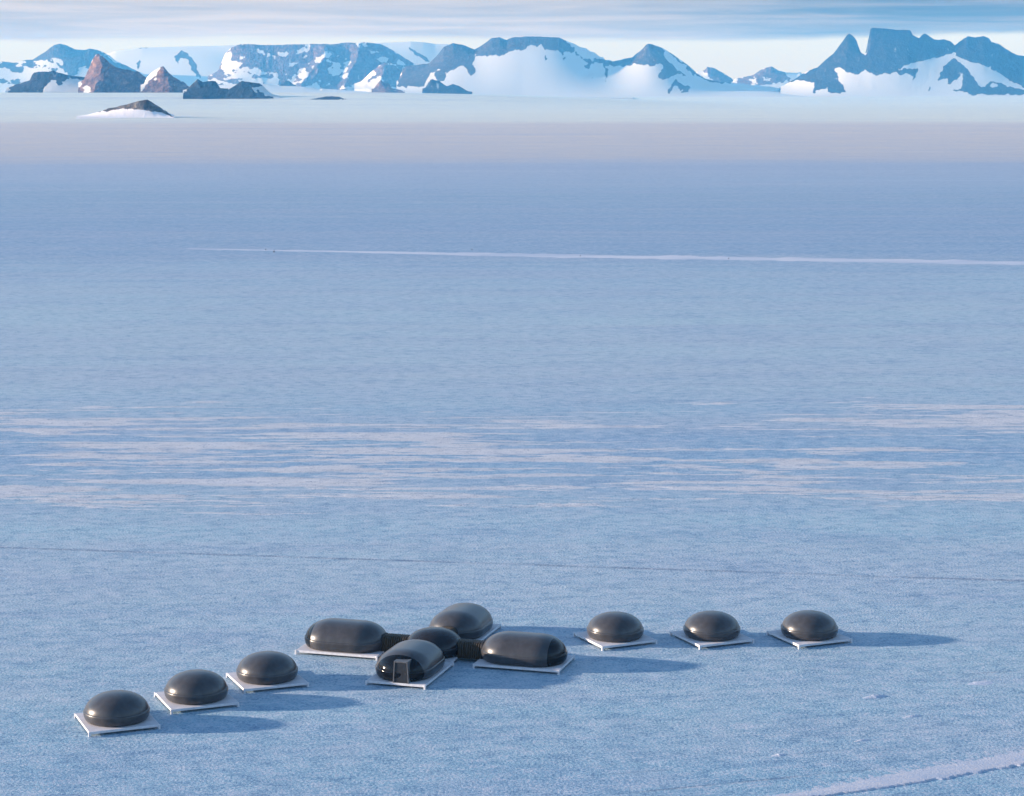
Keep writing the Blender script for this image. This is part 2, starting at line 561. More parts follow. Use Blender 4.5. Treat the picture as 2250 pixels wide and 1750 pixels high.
# ------------------------------------------------------------------ snow track and snow bank (low raised strips)
def strip(name, pts_px, half, prof, mat, seed=0, taper=0.0, n=260, ragged=0.25):
    """pts_px: photograph pixels of the centre line on the plain; prof: [(offset fraction, height)]"""
    P = np.array([on_ground(*p) for p in pts_px])
    t = np.linspace(0, 1, n)
    s = np.concatenate([[0], np.cumsum(np.hypot(*np.diff(P, axis=0).T))])
    s /= s[-1]
    cx, cy = np.interp(t, s, P[:, 0]), np.interp(t, s, P[:, 1])
    k = np.ones(9) / 9
    for _ in range(2):
        cx[4:-4], cy[4:-4] = np.convolve(cx, k, 'valid'), np.convolve(cy, k, 'valid')
    tx, ty = np.gradient(cx), np.gradient(cy)
    L = np.hypot(tx, ty)
    nx, ny = -ty / L, tx / L
    hw = half * (1 + ragged * (fbm(t * 60, t * 0, 4, seed) - 0.5) * 2)
    if taper:
        hw = hw * (0.25 + 0.75 * sstep(t, 0, taper))
    rows = []
    for off, h in prof:
        rg = 1 + ragged * (2.6 if off > 0.5 else 0.4 if off > 0 else 0.08) * (fbm(t * 45 + (7 if off > 0 else 0), t * 0, 6, seed + 5, 0.65) - 0.5)
        o = off * hw * rg
        zr = 0.07 * (fbm(t * 170 + off * 2.3, t * 0 + off * 9.0, 5, seed + 15, 0.65) - 0.5 + 0.25 * h)
        z = zr if h < 0 else 0.004 + h * (0.92 + 0.16 * fbm(t * 40, t * 0 + off, 3, seed + 9)) if h > 0 else np.full(n, -0.05)
        rows.append(np.stack([cx + nx * o, cy + ny * o, z], -1))
    return grid_obj(name, np.stack(rows), mat)


k_ = 2250 / 2184
trk = strip('snow_track', [(400 * k_, 531 * k_), (800 * k_, 538.5 * k_), (1250 * k_, 547 * k_), (1700 * k_, 553.5 * k_), (2184 * k_, 561.5 * k_), (2500 * k_, 566 * k_)],
            10.0, [(1, 0), (0.75, 0.05), (0, 0.09), (-0.75, 0.05), (-1, 0)], M_TRACK, 3, 0.45, 260, 0.4)
tag(trk, 'long pale line of packed snow crossing the blue plain', 'snow track', kind='structure')
bank = strip('snow_bank', [(1600, 1764), (1800, 1741), (1985, 1708), (2120, 1685), (2250, 1662), (2420, 1629)],
             2.3, [(1.7, -1.5), (1.5, -1.1), (1.3, -0.8), (1.1, -0.5), (0.9, -0.2), (0.6, -0.05), (0.2, 0.06), (-0.3, 0.08), (-0.8, 0.11), (-0.93, 0.09), (-1.0, 0)], M_BANK, 8, 0.5, 400, 0.18)
tag(bank, 'low pale drifted snow bank slanting through the bottom right corner', 'snow bank', kind='structure')


def snow_drift(px_, L, Wd, Ht, label, seed):
    c = on_ground(*px_)
    u = np.linspace(-1, 1, 40)[:, None]
    v = np.linspace(-1, 1, 20)[None]
    tail = np.where(u < 0, (1 - np.abs(u)) ** 1.0, (1 - np.abs(u)) ** 0.45)
    w_ = 0.25 + 0.75 * np.where(u < 0, 1 - np.abs(u), 1 - np.abs(u) ** 3)
    x = u * L + 0 * v
    y = v * Wd * w_ * (0.8 + 0.4 * fbm(u * 4, v * 2, 3, seed))
    z = Ht * tail * (1 - v ** 2) * (0.7 + 0.6 * fbm(u * 6, v * 3, 4, seed + 3)) - 0.02
    r = rad(20)
    P = np.stack([c[0] + x * math.cos(r) - y * math.sin(r), c[1] + x * math.sin(r) + y * math.cos(r), z], -1)
    o = grid_obj('snow_drift', P, M_TRACK)
    tag(o, label, 'snow drift', 'small snow drifts on the plain at lower right', 'structure')


snow_drift((1920, 1532), 1.5, 0.55, 0.26, 'small white snow drift with a blue shaded lee, right of the pods', 1)
snow_drift((2150, 1502), 1.9, 0.9, 0.10, 'low pale snow patch near the right edge, level with the long pods', 2)
snow_drift((2003, 1575), 1.3, 0.35, 0.16, 'thin snow drift below the small white drift at lower right', 3)
snow_drift((1893, 1628), 1.0, 0.30, 0.16, 'little snow drift above the slanting snow bank', 4)
snow_drift((1710, 1660), 0.9, 0.40, 0.15, 'little snow drift farthest left of those above the snow bank', 5)

# ------------------------------------------------------------------ mountains
def mountain(name, label, cat, prof, base, D, run, mat, rock=(), clear=(), spurs=(), relief=(0, 40), jag=1.0, seed=1,
             power=1.5, step=1.2, rows=80, back=900.0, rocky=0.0, soft=61, jitter=5.0, foot=30.0, kind='structure'):
    prof = np.array(sorted(prof, key=lambda p: p[0]), float)
    xs = np.arange(prof[0, 0], prof[-1, 0] + step, step)
    ry = np.interp(xs, prof[:, 0], prof[:, 1])
    ry = ry + jag * ((fbm(xs / 14, xs * 0, 4, seed) - 0.5) * 3.0)
    bx = np.array(base, float)
    by = np.interp(xs, bx[:, 0], bx[:, 1])
    ry = np.minimum(ry, by - 0.3)
    v = np.linspace(0, 1, rows)[:, None]
    kw = soft
    soft = np.convolve(np.pad(ry, kw, 'edge'), np.ones(kw) / kw, 'same')[kw:-kw]
    soft = np.convolve(np.pad(soft, kw, 'edge'), np.ones(kw) / kw, 'same')[kw:-kw]
    mixv = sstep(v, 0.7, 1.0)
    py = by[None] + ((soft + 0.0 * ry)[None] * (1 - mixv) + ry[None] * mixv - by[None]) * v
    px = np.broadcast_to(xs[None], py.shape)
    m_px = D / F_PX
    off = run * (1 - v) ** power
    off = np.broadcast_to(off, py.shape).copy()
    amp, wav = relief
    env = (1 - 0.65 * v) * sstep(v, 0.0, 0.08)
    wx = px + (fbm(px / 50, py / 50, 3, seed + 3) - 0.5) * 40
    for (line, A, wl, wr) in spurs:
        ln = np.array(sorted(line, key=lambda p: p[1]), float)
        cx = np.interp(py, ln[:, 1], ln[:, 0]) + (fbm(py / 9, px * 0, 3, seed + 11) - 0.5) * 5
        fade = sstep(py, ln[0, 1] - 4, ln[0, 1] + 8) * sstep(py, ln[-1, 1] + 14, ln[-1, 1])
        tent = np.where(px < cx, 1 - (cx - px) / wl, 1 - (px - cx) / wr)
        off = np.maximum(off, off + A * m_px * fade * np.clip(tent, 0, 1) * (0.8 + 0.4 * fbm(px / 10, py / 10, 4, seed + 13)))
    # which surface is bare rock and which is snow
    jx = px + (fbm(px / 11, py / 11, 5, seed + 21, 0.65) - 0.5) * jitter * 3.2 + (fbm(px / 3.5, py / 3.5, 3, seed + 25) - 0.5) * 5
    jy = py + (fbm(px / 9 + 40, py / 9, 5, seed + 22, 0.65) - 0.5) * jitter * 3.2
    r = np.zeros(px.shape)
    for poly in rock:
        r = np.maximum(r, inside(jx, jy, poly))
    if rocky:
        r = np.maximum(r, sstep(fbm(px / 20, py / 12, 6, seed + 31, 0.62), 0.62 - rocky * 0.3, 0.66 - rocky * 0.3))
    for poly in clear:
        r = np.where(inside(jx, jy, poly), 0, r)
    k = np.ones(7) / 7
    rb = r.astype(float)
    for _ in range(2):
        rb = np.apply_along_axis(lambda q: np.convolve(np.pad(q, 3, 'edge'), k, 'valid'), 1, rb)
        rb = np.apply_along_axis(lambda q: np.convolve(np.pad(q, 3, 'edge'), k, 'valid'), 0, rb)
    off += amp * m_px * env * (0.18 + 0.82 * rb) * (ridged(wx / wav, py / (wav * 1.3), 5, seed + 7) - 0.5) * 2
    Yd = D - off
    Xw, Zw = at_depth(px, py, Yd)
    P = np.stack([Xw, Yd, Zw], -1)
    # the far side falls away behind the ridge
    wb = np.linspace(0, 1, 9)[1:, None]
    rz = Zw[-1][None]
    zb = rz + (-foot - rz) * wb ** 0.85
    yb = Yd[-1][None] + back * wb
    xb = np.broadcast_to(Xw[-1][None], yb.shape)
    # front foot tucked below the plain
    f0 = P[:1].copy()
    f0[..., 1] -= 12
    f0[..., 2] -= foot
    for ax in (0, 1):
        r = np.apply_along_axis(lambda q: np.convolve(np.pad(q, 1, 'edge'), np.ones(3) / 3, 'valid'), ax, r)
    P = np.concatenate([f0, P, np.stack([xb, yb, zb], -1)], 0)
    r = np.concatenate([r[:1], r, np.repeat(r[-1:], len(wb), 0)], 0)
    # close the two ends down to the ground
    o = grid_obj(name, P, mat, {'rock': r})
    tag(o, label, cat, kind=kind)
    return o


S1 = 750 / 2184
r1 = lambda L: [(x * S1, 40 + y * S1) for x, y in L]
r2 = lambda L: [(600 + x * S1, 40 + y * S1) for x, y in L]
S3 = 500 / 2184
r3 = lambda L: [(1250 + x * S3, 40 + y * S3) for x, y in L]
S4 = 550 / 2184
r4 = lambda L: [(1700 + x * S4, 40 + y * S4) for x, y in L]

SNOW = (0.56, 0.56, 0.55)
M_ALP = mountain_material('alpine_rock_and_snow', (0.045, 0.042, 0.045), (0.085, 0.07, 0.07), SNOW)
M_PINK = mountain_material('pinkish_rock_and_snow', (0.085, 0.06, 0.065), (0.19, 0.125, 0.12), SNOW)
M_BROWN = mountain_material('brown_rock_and_snow', (0.10, 0.055, 0.048), (0.25, 0.15, 0.12), SNOW)
M_DARK = mountain_material('dark_rock_and_snow', (0.024, 0.023, 0.028), (0.042, 0.04, 0.043), SNOW)

# faint far peak and the snow plateau, upper left
mountain('mountain', 'faint pale blue peak behind the snow plateau, far left of the range', 'mountain',
         [(-420, 150), (-200, 138), (-60, 136)] + r1([(0, 278), (100, 285), (170, 268), (210, 265), (290, 215), (340, 175), (385, 165), (430, 175), (480, 200),
          (540, 205), (570, 198), (620, 203), (700, 240), (745, 275), (860, 330), (1000, 400)]),
         [(-420, 208), (400, 208)], 25000, 1300, M_ALP,
         rock=[r1([(170, 260), (385, 155), (480, 190), (620, 195), (740, 280), (700, 330), (560, 300), (420, 350), (300, 260), (200, 290)])],
         clear=[r1([(330, 250), (400, 270), (410, 310), (340, 290)]), r1([(210, 280), (290, 270), (280, 300)])], relief=(9, 60), seed=4, power=1.1, rocky=0.35)
mountain('mountain', 'pale snow plateau with one small blue peak, upper left of the range', 'mountain',
         r1([(560, 330), (640, 270), (660, 235), (740, 211), (800, 202), (860, 195), (910, 190), (990, 188), (1100, 185), (1200, 182), (1300, 180), (1400, 178),
          (1460, 175), (1600, 172), (1800, 172), (1900, 260), (1990, 420)]),
         [(180, 200), (700, 200)], 26300, 1900, M_ALP,
         rock=[r1([(1110, 250), (1165, 208), (1210, 230), (1250, 290), (1290, 400), (1230, 340), (1190, 260), (1150, 255), (1140, 300), (1120, 270)]),
               r1([(870, 200), (915, 176), (990, 192), (910, 190)]), r1([(870, 290), (890, 270), (895, 330), (880, 330)])],
         relief=(1.2, 120), soft=221, seed=9, power=1.0, jag=0.05, jitter=3)
# the middle massif with sunlit spurs
mountain('mountain', 'pinkish massif with sunlit snow spurs and a flat cloud-cut top', 'mountain',
         r1([(1330, 400), (1400, 330), (1440, 230), (1480, 190), (1540, 166), (1700, 172), (1900, 170), (2000, 165), (2100, 168)]) +
         r2([(400, 165), (470, 158), (540, 160), (560, 156), (640, 160), (690, 168), (740, 190), (820, 240), (900, 290), (960, 340), (1010, 400)]),
         [(440, 190), (560, 196), (700, 205), (960, 206)], 23800, 1000, M_PINK,
         rock=[r1([(1450, 230), (1500, 160), (1700, 165), (1960, 165), (1930, 200), (1850, 215), (1740, 190), (1700, 240), (1790, 290), (1780, 350), (1690, 345), (1610, 300), (1560, 250), (1500, 210)]),
               r1([(1985, 160), (2080, 160), (2070, 230), (1960, 290), (1880, 370), (1800, 410), (1830, 350), (1880, 300), (1960, 270), (2010, 220)]),
               r2([(240, 160), (340, 160), (330, 200), (240, 250)]),
               r2([(340, 160), (540, 150), (560, 300), (540, 430), (480, 380), (500, 260), (400, 230), (350, 200)]),
               r2([(130, 440), (230, 370), (280, 290), (330, 260), (370, 400), (340, 430), (280, 400), (220, 440)]),
               r2([(360, 390), (420, 370), (500, 400), (500, 440), (370, 440)]),
               r2([(560, 170), (690, 290), (640, 340), (560, 400), (545, 300)]),
               r2([(590, 160), (660, 160), (740, 200), (900, 285), (880, 310), (760, 240), (650, 200)])],
         clear=[r1([(1640, 210), (1690, 200), (1690, 230)])],
         spurs=[(r2([(335, 165), (325, 260), (250, 340), (180, 430)]), 22, 24, 45),
                (r2([(545, 160), (535, 270), (480, 360), (460, 440)]), 16, 16, 40),
                (r2([(300, 320), (260, 400), (270, 445)]), 9, 14, 20)],
         relief=(11, 46), seed=14, power=1.15, rocky=0.5, jag=0.8)
mountain('mountain', 'round pink sunlit shoulder in front of the middle massif', 'mountain',
         r2([(520, 446), (560, 410), (620, 350), (680, 300), (720, 286), (760, 290), (800, 320), (830, 370), (850, 420), (870, 446)]),
         [(760, 196), (920, 196)], 22900, 520, M_PINK,
         rock=[r2([(640, 330), (720, 280), (800, 310), (860, 446), (720, 446), (700, 380)]), r2([(600, 400), (690, 320), (700, 350), (590, 420)])],
         spurs=[(r2([(715, 286), (705, 350), (660, 446)]), 26, 48, 50)], relief=(5, 30), seed=18, power=1.0)
# the pale slope behind, right of the massif
mountain('mountain', 'pale blue snow slope between the pinkish massif and the broad snow dome', 'mountain',
         r2([(640, 160), (700, 158), (800, 155), (880, 150), (960, 155), (1040, 166), (1110, 168), (1180, 178), (1260, 200), (1330, 240), (1420, 320)]),
         [(800, 200), (1100, 200)], 25300, 1200, M_ALP,
         rock=[r2([(860, 185), (940, 225), (1010, 275), (990, 280), (900, 230)])], relief=(4, 70), soft=161, seed=23, power=1.0, jag=0.1, jitter=3)
# broad snow dome with the dark crest, running on to the sharp peak
mountain('mountain', 'broad white snow dome with dark rock crest beside a sharp blue peak', 'mountain',
         r2([(790, 446), (810, 380), (830, 325), (850, 308), (920, 300), (1000, 288), (1040, 250), (1090, 185), (1150, 160), (1210, 170), (1290, 200), (1330, 180), (1400, 130),
          (1450, 122), (1495, 140), (1530, 125), (1620, 118), (1720, 118), (1830, 125), (1860, 140), (1930, 168), (2000, 195), (2060, 222), (2110, 250), (2150, 268)]) +
         r3([(100, 275), (200, 318), (300, 372), (350, 405), (420, 415), (480, 405), (540, 390), (610, 375), (680, 320), (740, 255), (765, 245), (800, 252), (900, 290),
          (1000, 350), (1100, 420), (1190, 490), (1230, 530), (1300, 575), (1400, 602), (1580, 622), (1800, 645), (2000, 670), (2184, 700)]) + r4([(200, 655), (400, 675), (700, 692)]),
         [(860, 205), (1000, 209), (1150, 213), (1900, 215)], 20200, 2300, M_ALP,
         rock=[r2([(800, 440), (820, 330), (850, 300), (1000, 280), (1040, 245), (1090, 175), (1150, 150), (1290, 188), (1330, 168), (1400, 115), (1500, 115), (1720, 100), (1850, 120), (1900, 160),
                   (1930, 200), (1920, 225), (1870, 215), (1850, 245), (1830, 215), (1760, 205), (1720, 180), (1640, 175), (1600, 205), (1540, 200), (1500, 225), (1450, 245), (1380, 240),
                   (1290, 238), (1275, 290), (1300, 350), (1270, 370), (1220, 300), (1180, 310), (1120, 350), (1060, 330), (1000, 350), (960, 440)]),
               r2([(1020, 350), (1100, 330), (1110, 400), (1060, 410)]), r2([(1735, 240), (1750, 240), (1755, 275), (1740, 275)]), r2([(1850, 255), (1870, 250), (1860, 290)]),
               r3([(0, 235), (50, 310), (130, 385), (200, 408), (270, 385), (330, 390), (420, 408), (610, 370), (740, 245), (800, 245), (1000, 345), (1230, 530), (1300, 575), (1240, 560), (1190, 530),
                   (1100, 455), (1010, 380), (940, 318), (915, 330), (930, 400), (1000, 450), (1060, 515), (1140, 550), (1020, 535), (960, 575), (900, 592), (850, 555), (890, 515), (910, 470), (880, 440),
                   (800, 455), (680, 455), (620, 435), (560, 450), (480, 465), (390, 465), (360, 480), (375, 520), (365, 640), (350, 520), (330, 440), (270, 420), (230, 430), (190, 490), (150, 470),
                   (190, 430), (120, 400), (50, 330), (0, 280)]),
               r3([(1020, 585), (1090, 630), (1165, 670), (1150, 715), (1070, 715), (1100, 690), (1015, 645), (965, 720), (940, 712)]),
               r3([(1230, 540), (1310, 580), (1400, 600), (1560, 620), (1560, 632), (1420, 620), (1300, 600)]),
               r3([(200, 580), (235, 560), (225, 580)])],
         spurs=[(r3([(920, 320), (905, 470), (960, 600)]), 5, 60, 60)],
         relief=(4.0, 90), seed=29, power=1.25, rows=70, jitter=4, jag=1.0)
# two small peaks far off in the gap
mountain('mountain', 'small faint peak far off in the gap, right of the sharp blue peak', 'mountain',
         r3([(1150, 600), (1230, 518), (1300, 503), (1330, 468), (1365, 476), (1400, 485), (1470, 520), (1560, 575), (1620, 640)]),
         [(1500, 192), (1640, 192)], 24800, 700, M_PINK,
         rock=[r3([(1290, 510), (1335, 460), (1480, 520), (1560, 580), (1580, 630), (1380, 620), (1350, 560)])], relief=(5, 26), seed=37, power=1.1)
mountain('mountain', 'small rounded far peak with bright sunlit snow, left of the dark right-hand massif', 'mountain',
         r3([(1540, 640), (1600, 578), (1700, 565), (1770, 545), (1830, 500), (1900, 475), (1945, 465), (2010, 500), (2100, 525), (2184, 530)]) + r4([(60, 462), (130, 472), (230, 470), (300, 520)]),
         [(1600, 192), (1790, 192)], 24300, 700, M_PINK,
         rock=[r3([(1600, 590), (1800, 510), (1950, 460), (2090, 520), (2110, 600), (1900, 640), (1760, 640), (1600, 640)])],
         clear=[r3([(1740, 600), (1790, 560), (1810, 620), (1760, 640)]), r3([(1850, 560), (1930, 590), (1880, 610)])],
         spurs=[(r3([(1800, 540), (1810, 640)]), 8, 12, 30)], relief=(5, 26), seed=41, power=1.1)
# right-hand massif with the pointed tower and the flat topped wall
mountain('mountain', 'tall dark blue massif with a pointed tower and flat-topped wall, right', 'mountain',
         r4([(60, 600), (120, 570), (200, 520), (290, 465), (380, 435), (450, 370), (520, 310), (590, 220), (640, 150), (660, 138), (690, 155), (720, 190), (740, 250), (760, 300), (790, 325),
          (814, 310), (823, 200), (834, 150), (845, 92), (870, 85), (950, 90), (1070, 105), (1190, 105), (1215, 150), (1270, 175), (1290, 150), (1320, 132), (1350, 150), (1400, 185), (1440, 190),
          (1490, 188), (1540, 200), (1580, 240), (1610, 215), (1670, 170), (1690, 160), (1760, 170), (1835, 158), (1880, 175), (1900, 210), (1960, 225), (2010, 260), (2060, 290), (2120, 320),
          (2184, 332), (2400, 380), (2600, 360), (2900, 450), (3300, 560)]),
         [(1700, 214.5), (2600, 214.5)], 19800, 1100, M_DARK,
         rock=[r4([(110, 578), (200, 512), (380, 425), (640, 130), (700, 150), (790, 330), (815, 300), (840, 75), (1190, 90), (1270, 170), (1320, 120), (1400, 175), (1540, 185), (1580, 235), (1700, 145),
                   (1840, 145), (1900, 200), (2010, 250), (2184, 325), (2900, 440), (3300, 560), (2184, 610), (2100, 560), (2000, 510), (1900, 440), (1800, 400), (1700, 380), (1600, 330), (1570, 300),
                   (1540, 320), (1400, 350), (1250, 380), (1110, 430), (1060, 480), (900, 495), (840, 480), (800, 450), (740, 500), (640, 460), (580, 435), (520, 440), (560, 510), (600, 590),
                   (640, 650), (460, 650), (470, 600), (390, 640), (330, 650), (355, 590), (340, 560), (220, 545)]),
               r4([(1570, 345), (1480, 420), (1460, 470), (1430, 550), (1520, 530), (1500, 590), (1590, 540), (1660, 480), (1650, 560), (1640, 620), (1530, 640), (1690, 640), (1700, 668), (2184, 668),
                   (2600, 668), (2600, 640), (2184, 630), (2050, 600), (1950, 560), (1880, 550), (1840, 600), (1780, 570), (1720, 480), (1640, 400)]),
               r4([(1070, 470), (1120, 445), (1270, 440), (1250, 510), (1200, 570), (1220, 520), (1180, 490), (1090, 500)]),
               r4([(1340, 630), (1370, 608), (1355, 635)])],
         clear=[r4([(1780, 570), (1830, 590), (1815, 610), (1780, 590)]), r4([(1880, 590), (1920, 560), (1960, 590), (1920, 610)])],
         relief=(4.5, 34), seed=47, power=1.6, rows=84, step=1.4, jitter=3.5, jag=0.9)

# nearer dark hills on the left and the small outcrops along the foot of the range
mountain('hill', 'low dark blue hill streaked with snow, leftmost of the near hills', 'hill',
         r1([(40, 462), (60, 445), (100, 425), (190, 400), (205, 365), (215, 352), (250, 342), (310, 345), (340, 338), (370, 350), (420, 362), (540, 378), (600, 400), (660, 480)]),
         r1([(0, 462), (60, 472), (240, 472), (330, 470), (700, 484)]), 11700, 300, M_DARK,
         rock=[r1([(30, 480), (60, 440), (190, 390), (205, 340), (340, 330), (420, 355), (540, 370), (560, 400), (440, 385), (390, 420), (375, 450), (360, 400), (330, 400), (300, 440), (260, 475)])],
         relief=(7, 30), seed=51, power=1.1, foot=60, back=500)
mountain('hill', 'sharp brown pyramid peak with its left face in the sun, tallest near hill', 'hill',
         r1([(500, 470), (540, 385), (570, 320), (585, 280), (600, 250), (618, 230), (632, 227), (660, 245), (700, 285), (740, 315), (780, 326), (820, 330), (880, 345), (930, 378), (1000, 420), (1080, 480)]),
         r1([(500, 480), (1100, 482)]), 11450, 320, M_BROWN,
         rock=[r1([(480, 500), (540, 375), (620, 215), (700, 275), (880, 335), (1100, 500)])],
         clear=[r1([(540, 480), (530, 440), (590, 440), (585, 478)])],
         spurs=[(r1([(632, 227), (655, 310), (620, 400), (600, 480)]), 34, 34, 60)], relief=(6, 26), seed=57, power=1.0, foot=60, back=500)
mountain('hill', 'reddish brown pointed hill with a white snow fleck, right of the pyramid peak', 'hill',
         r1([(900, 470), (940, 378), (980, 340), (1015, 318), (1045, 305), (1080, 350), (1110, 378), (1140, 395), (1170, 405), (1200, 430), (1260, 480)]),
         r1([(880, 478), (1300, 476)]), 11200, 250, M_BROWN,
         rock=[r1([(880, 500), (1045, 295), (1290, 500)])], clear=[r1([(975, 395), (1005, 378), (995, 405)]), r1([(1110, 430), (1125, 420), (1120, 445)])],
         spurs=[(r1([(1045, 305), (1075, 380), (1090, 478)]), 22, 42, 40)], relief=(6, 24), seed=63, power=1.0, foot=60, back=400)
mountain('hill', 'dark blue double-topped hill in front of the brown hills', 'hill',
         r1([(1170, 486), (1200, 450), (1240, 412), (1265, 392), (1300, 410), (1350, 402), (1380, 405), (1410, 450), (1440, 458), (1470, 455), (1520, 420), (1545, 405), (1600, 412), (1660, 418), (1690, 440),
          (1720, 470), (1790, 518)]),
         r1([(1150, 486), (1250, 500), (1380, 516), (1500, 520), (1800, 524)]), 10100, 230, M_DARK,
         rock=[r1([(1150, 520), (1265, 380), (1380, 395), (1470, 445), (1545, 395), (1660, 410), (1700, 440), (1640, 440), (1600, 440), (1660, 480), (1780, 530), (1150, 530)])],
         spurs=[(r1([(1265, 392), (1290, 450), (1300, 500)]), 9, 26, 40)], relief=(5, 26), seed=69, power=1.0, foot=40, back=350)
mountain('hill', 'tiny dark outcrop at the foot of the pinkish massif', 'outcrop',
         r1([(1775, 436), (1800, 420), (1825, 403), (1845, 400), (1870, 418), (1895, 437)]), r1([(1770, 437), (1900, 437)]), 18800, 130, M_DARK,
         rock=[r1([(1760, 445), (1840, 390), (1910, 445)])], relief=(2, 14), seed=71, power=1.0, rows=20, step=0.8, foot=80, back=200)
mountain('hill', 'long low dark ridge lying on the snow below the middle massif', 'outcrop',
         r2([(225, 524), (290, 510), (340, 501), (380, 500), (430, 508), (490, 524)]), r2([(220, 525), (495, 525)]), 9870, 80, M_DARK,
         rock=[r2([(200, 530), (340, 490), (400, 490), (500, 530)])], relief=(2, 20), seed=73, power=1.0, rows=20, step=0.8, foot=30, back=200)
mountain('hill', 'small brown rock knob with a sunlit left side, below the pink shoulder', 'outcrop',
         r2([(630, 474), (660, 432), (690, 395), (712, 420), (740, 420), (760, 450), (800, 458), (840, 472)]), r2([(620, 476), (850, 476)]), 17600, 220, M_BROWN,
         rock=[r2([(600, 490), (690, 380), (860, 490)])], spurs=[(r2([(690, 395), (712, 440), (715, 476)]), 9, 24, 16), (r2([(745, 420), (750, 476)]), 6, 16, 16)],
         relief=(3, 18), seed=77, power=1.0, rows=30, step=1.0, foot=60, back=250)
mountain('hill', 'dark blue wedge of rock with a lower right hump, at the foot of the snow dome', 'outcrop',
         r2([(955, 474), (985, 430), (1000, 397), (1020, 388), (1070, 410), (1110, 435), (1150, 425), (1190, 433), (1230, 460), (1275, 488)]), r2([(950, 478), (1100, 486), (1280, 490)]), 17000, 260, M_DARK,
         rock=[r2([(930, 500), (1010, 375), (1080, 400), (1200, 425), (1300, 500)])], spurs=[(r2([(1165, 428), (1180, 488)]), 5, 12, 20)],
         relief=(3, 20), seed=79, power=1.0, rows=34, step=1.0, foot=50, back=250)
mountain('hill', 'thin dark sliver of rock on the snow below the sharp blue peak', 'outcrop',
         r3([(1050, 752), (1120, 748), (1200, 744), (1260, 743), (1360, 745), (1450, 752)]), r3([(1040, 753), (1460, 753)]), 18250, 60, M_DARK,
         rock=[r3([(1000, 760), (1200, 720), (1300, 720), (1500, 760)])], seed=83, power=1.0, rows=12, step=0.6, foot=8, back=120, jag=0.0)
mountain('hill', 'very small dark rock on the snow edge below the flat-topped wall', 'outcrop',
         r4([(1015, 680), (1035, 675), (1062, 680)]), r4([(1010, 681), (1065, 681)]), 18850, 40, M_DARK,
         rock=[r4([(1000, 690), (1040, 660), (1080, 690)])], seed=85, power=1.0, rows=8, step=0.6, foot=8, back=100, jag=0.1)
# blue-shaded snow ramp behind the double-topped hill
mountain('snow_slope', 'blue shaded snow ramp at the foot of the massif, left of centre', 'snow slope',
         r1([(1100, 470), (1300, 440), (1480, 424), (1620, 416), (1720, 425), (1800, 434), (1950, 440), (2060, 452)]) + r2([(300, 455), (500, 465), (700, 478), (1000, 486), (1300, 492), (1500, 497), (1900, 504), (2300, 508)]),
         r1([(1100, 500), (2184, 524)]) + r2([(700, 520), (1500, 504), (2300, 509.5)]), 17900, 2600, M_ALP, relief=(1.5, 160), seed=89, power=1.0, jag=0.3, rows=30, foot=60, back=1500)
# the lone rock on its snow mound
mountain('rock_outcrop', 'lone grey brown rocky ridge rising from the white snow, left', 'rock outcrop',
         r1([(490, 629), (560, 620), (630, 600), (700, 578), (780, 560), (860, 540), (900, 529), (945, 523), (970, 536), (990, 550), (1050, 585), (1090, 614), (1115, 632)]),
         r1([(480, 630), (700, 636), (900, 640), (1120, 636)]), 5200, 75, mountain_material('nunatak_rock_and_snow', (0.09, 0.075, 0.062), (0.24, 0.20, 0.155), (0.80, 0.76, 0.76)),
         rock=[r1([(620, 606), (700, 570), (945, 505), (1115, 640), (1040, 607), (950, 592), (780, 580), (700, 592)])],
         relief=(5, 14), seed=93, power=1.0, rows=50, step=0.7, foot=12, back=90, jitter=2.5, jag=0.9)
# the hill just outside the frame whose long shade reaches in at the left edge
mountain('hill', 'snow hill just beyond the left edge of the photograph', 'hill',
         [(-330, 247), (-260, 215), (-200, 190), (-140, 205), (-80, 232), (-40, 248)], [(-340, 249), (-30, 249)], 6950, 150, M_BROWN,
         rock=[[(-340, 260), (-200, 190), (-30, 260)]], relief=(5, 20), seed=97, power=1.0, rows=30, foot=12, back=120)


# ------------------------------------------------------------------ pods
# half-section of a pod: (fraction of the half width, fraction of the height)
SKIRT = [(0.865, 0.0), (0.92, 0.03), (0.958, 0.09), (0.983, 0.165), (0.997, 0.25), (1.001, 0.31), (0.999, 0.343), (0.994, 0.362), (0.986, 0.376), (0.976, 0.385), (0.965, 0.390)]
DOME = []
for q in np.linspace(0.0, 1.0, 18):
    a_ = (0.08 + 0.92 * q) * math.pi / 2
    DOME.append((0.965 * (math.cos(a_) / math.cos(0.08 * math.pi / 2)) ** 0.90 if q < 1 else 0.0, 0.390 + 0.610 * (math.sin(a_) - math.sin(0.08 * math.pi / 2)) / (1 - math.sin(0.08 * math.pi / 2))))


def pod_rings(section, length, width, height, n=96):
    """stadium plan swept up the section; returns rings of points (length along local X)"""
    hw = width / 2
    straight = (length - width) / 2
    rings = []
    for f, hz in section:
        ring = []
        for k in range(n):
            a = 2 * math.pi * (k + 0.5) / n
            c, s = math.cos(a), math.sin(a)
            ring.append((c * hw * f + (straight if c > 0 else -straight), s * hw * f, hz * height))
        rings.append(ring)
    return rings


def pod_bm(section, length, width, height, n=96):
    rings = pod_rings(section, length, width, height, n)
    bm = bmesh.new()
    bv = [[bm.verts.new(v) for v in r] for r in rings]
    for i in range(len(rings) - 1):
        for k in range(n):
            k2 = (k + 1) % n
            bm.faces.new((bv[i][k], bv[i][k2], bv[i + 1][k2], bv[i + 1][k]))
    bmesh.ops.remove_doubles(bm, verts=bm.verts, dist=0.0005)
    return bm


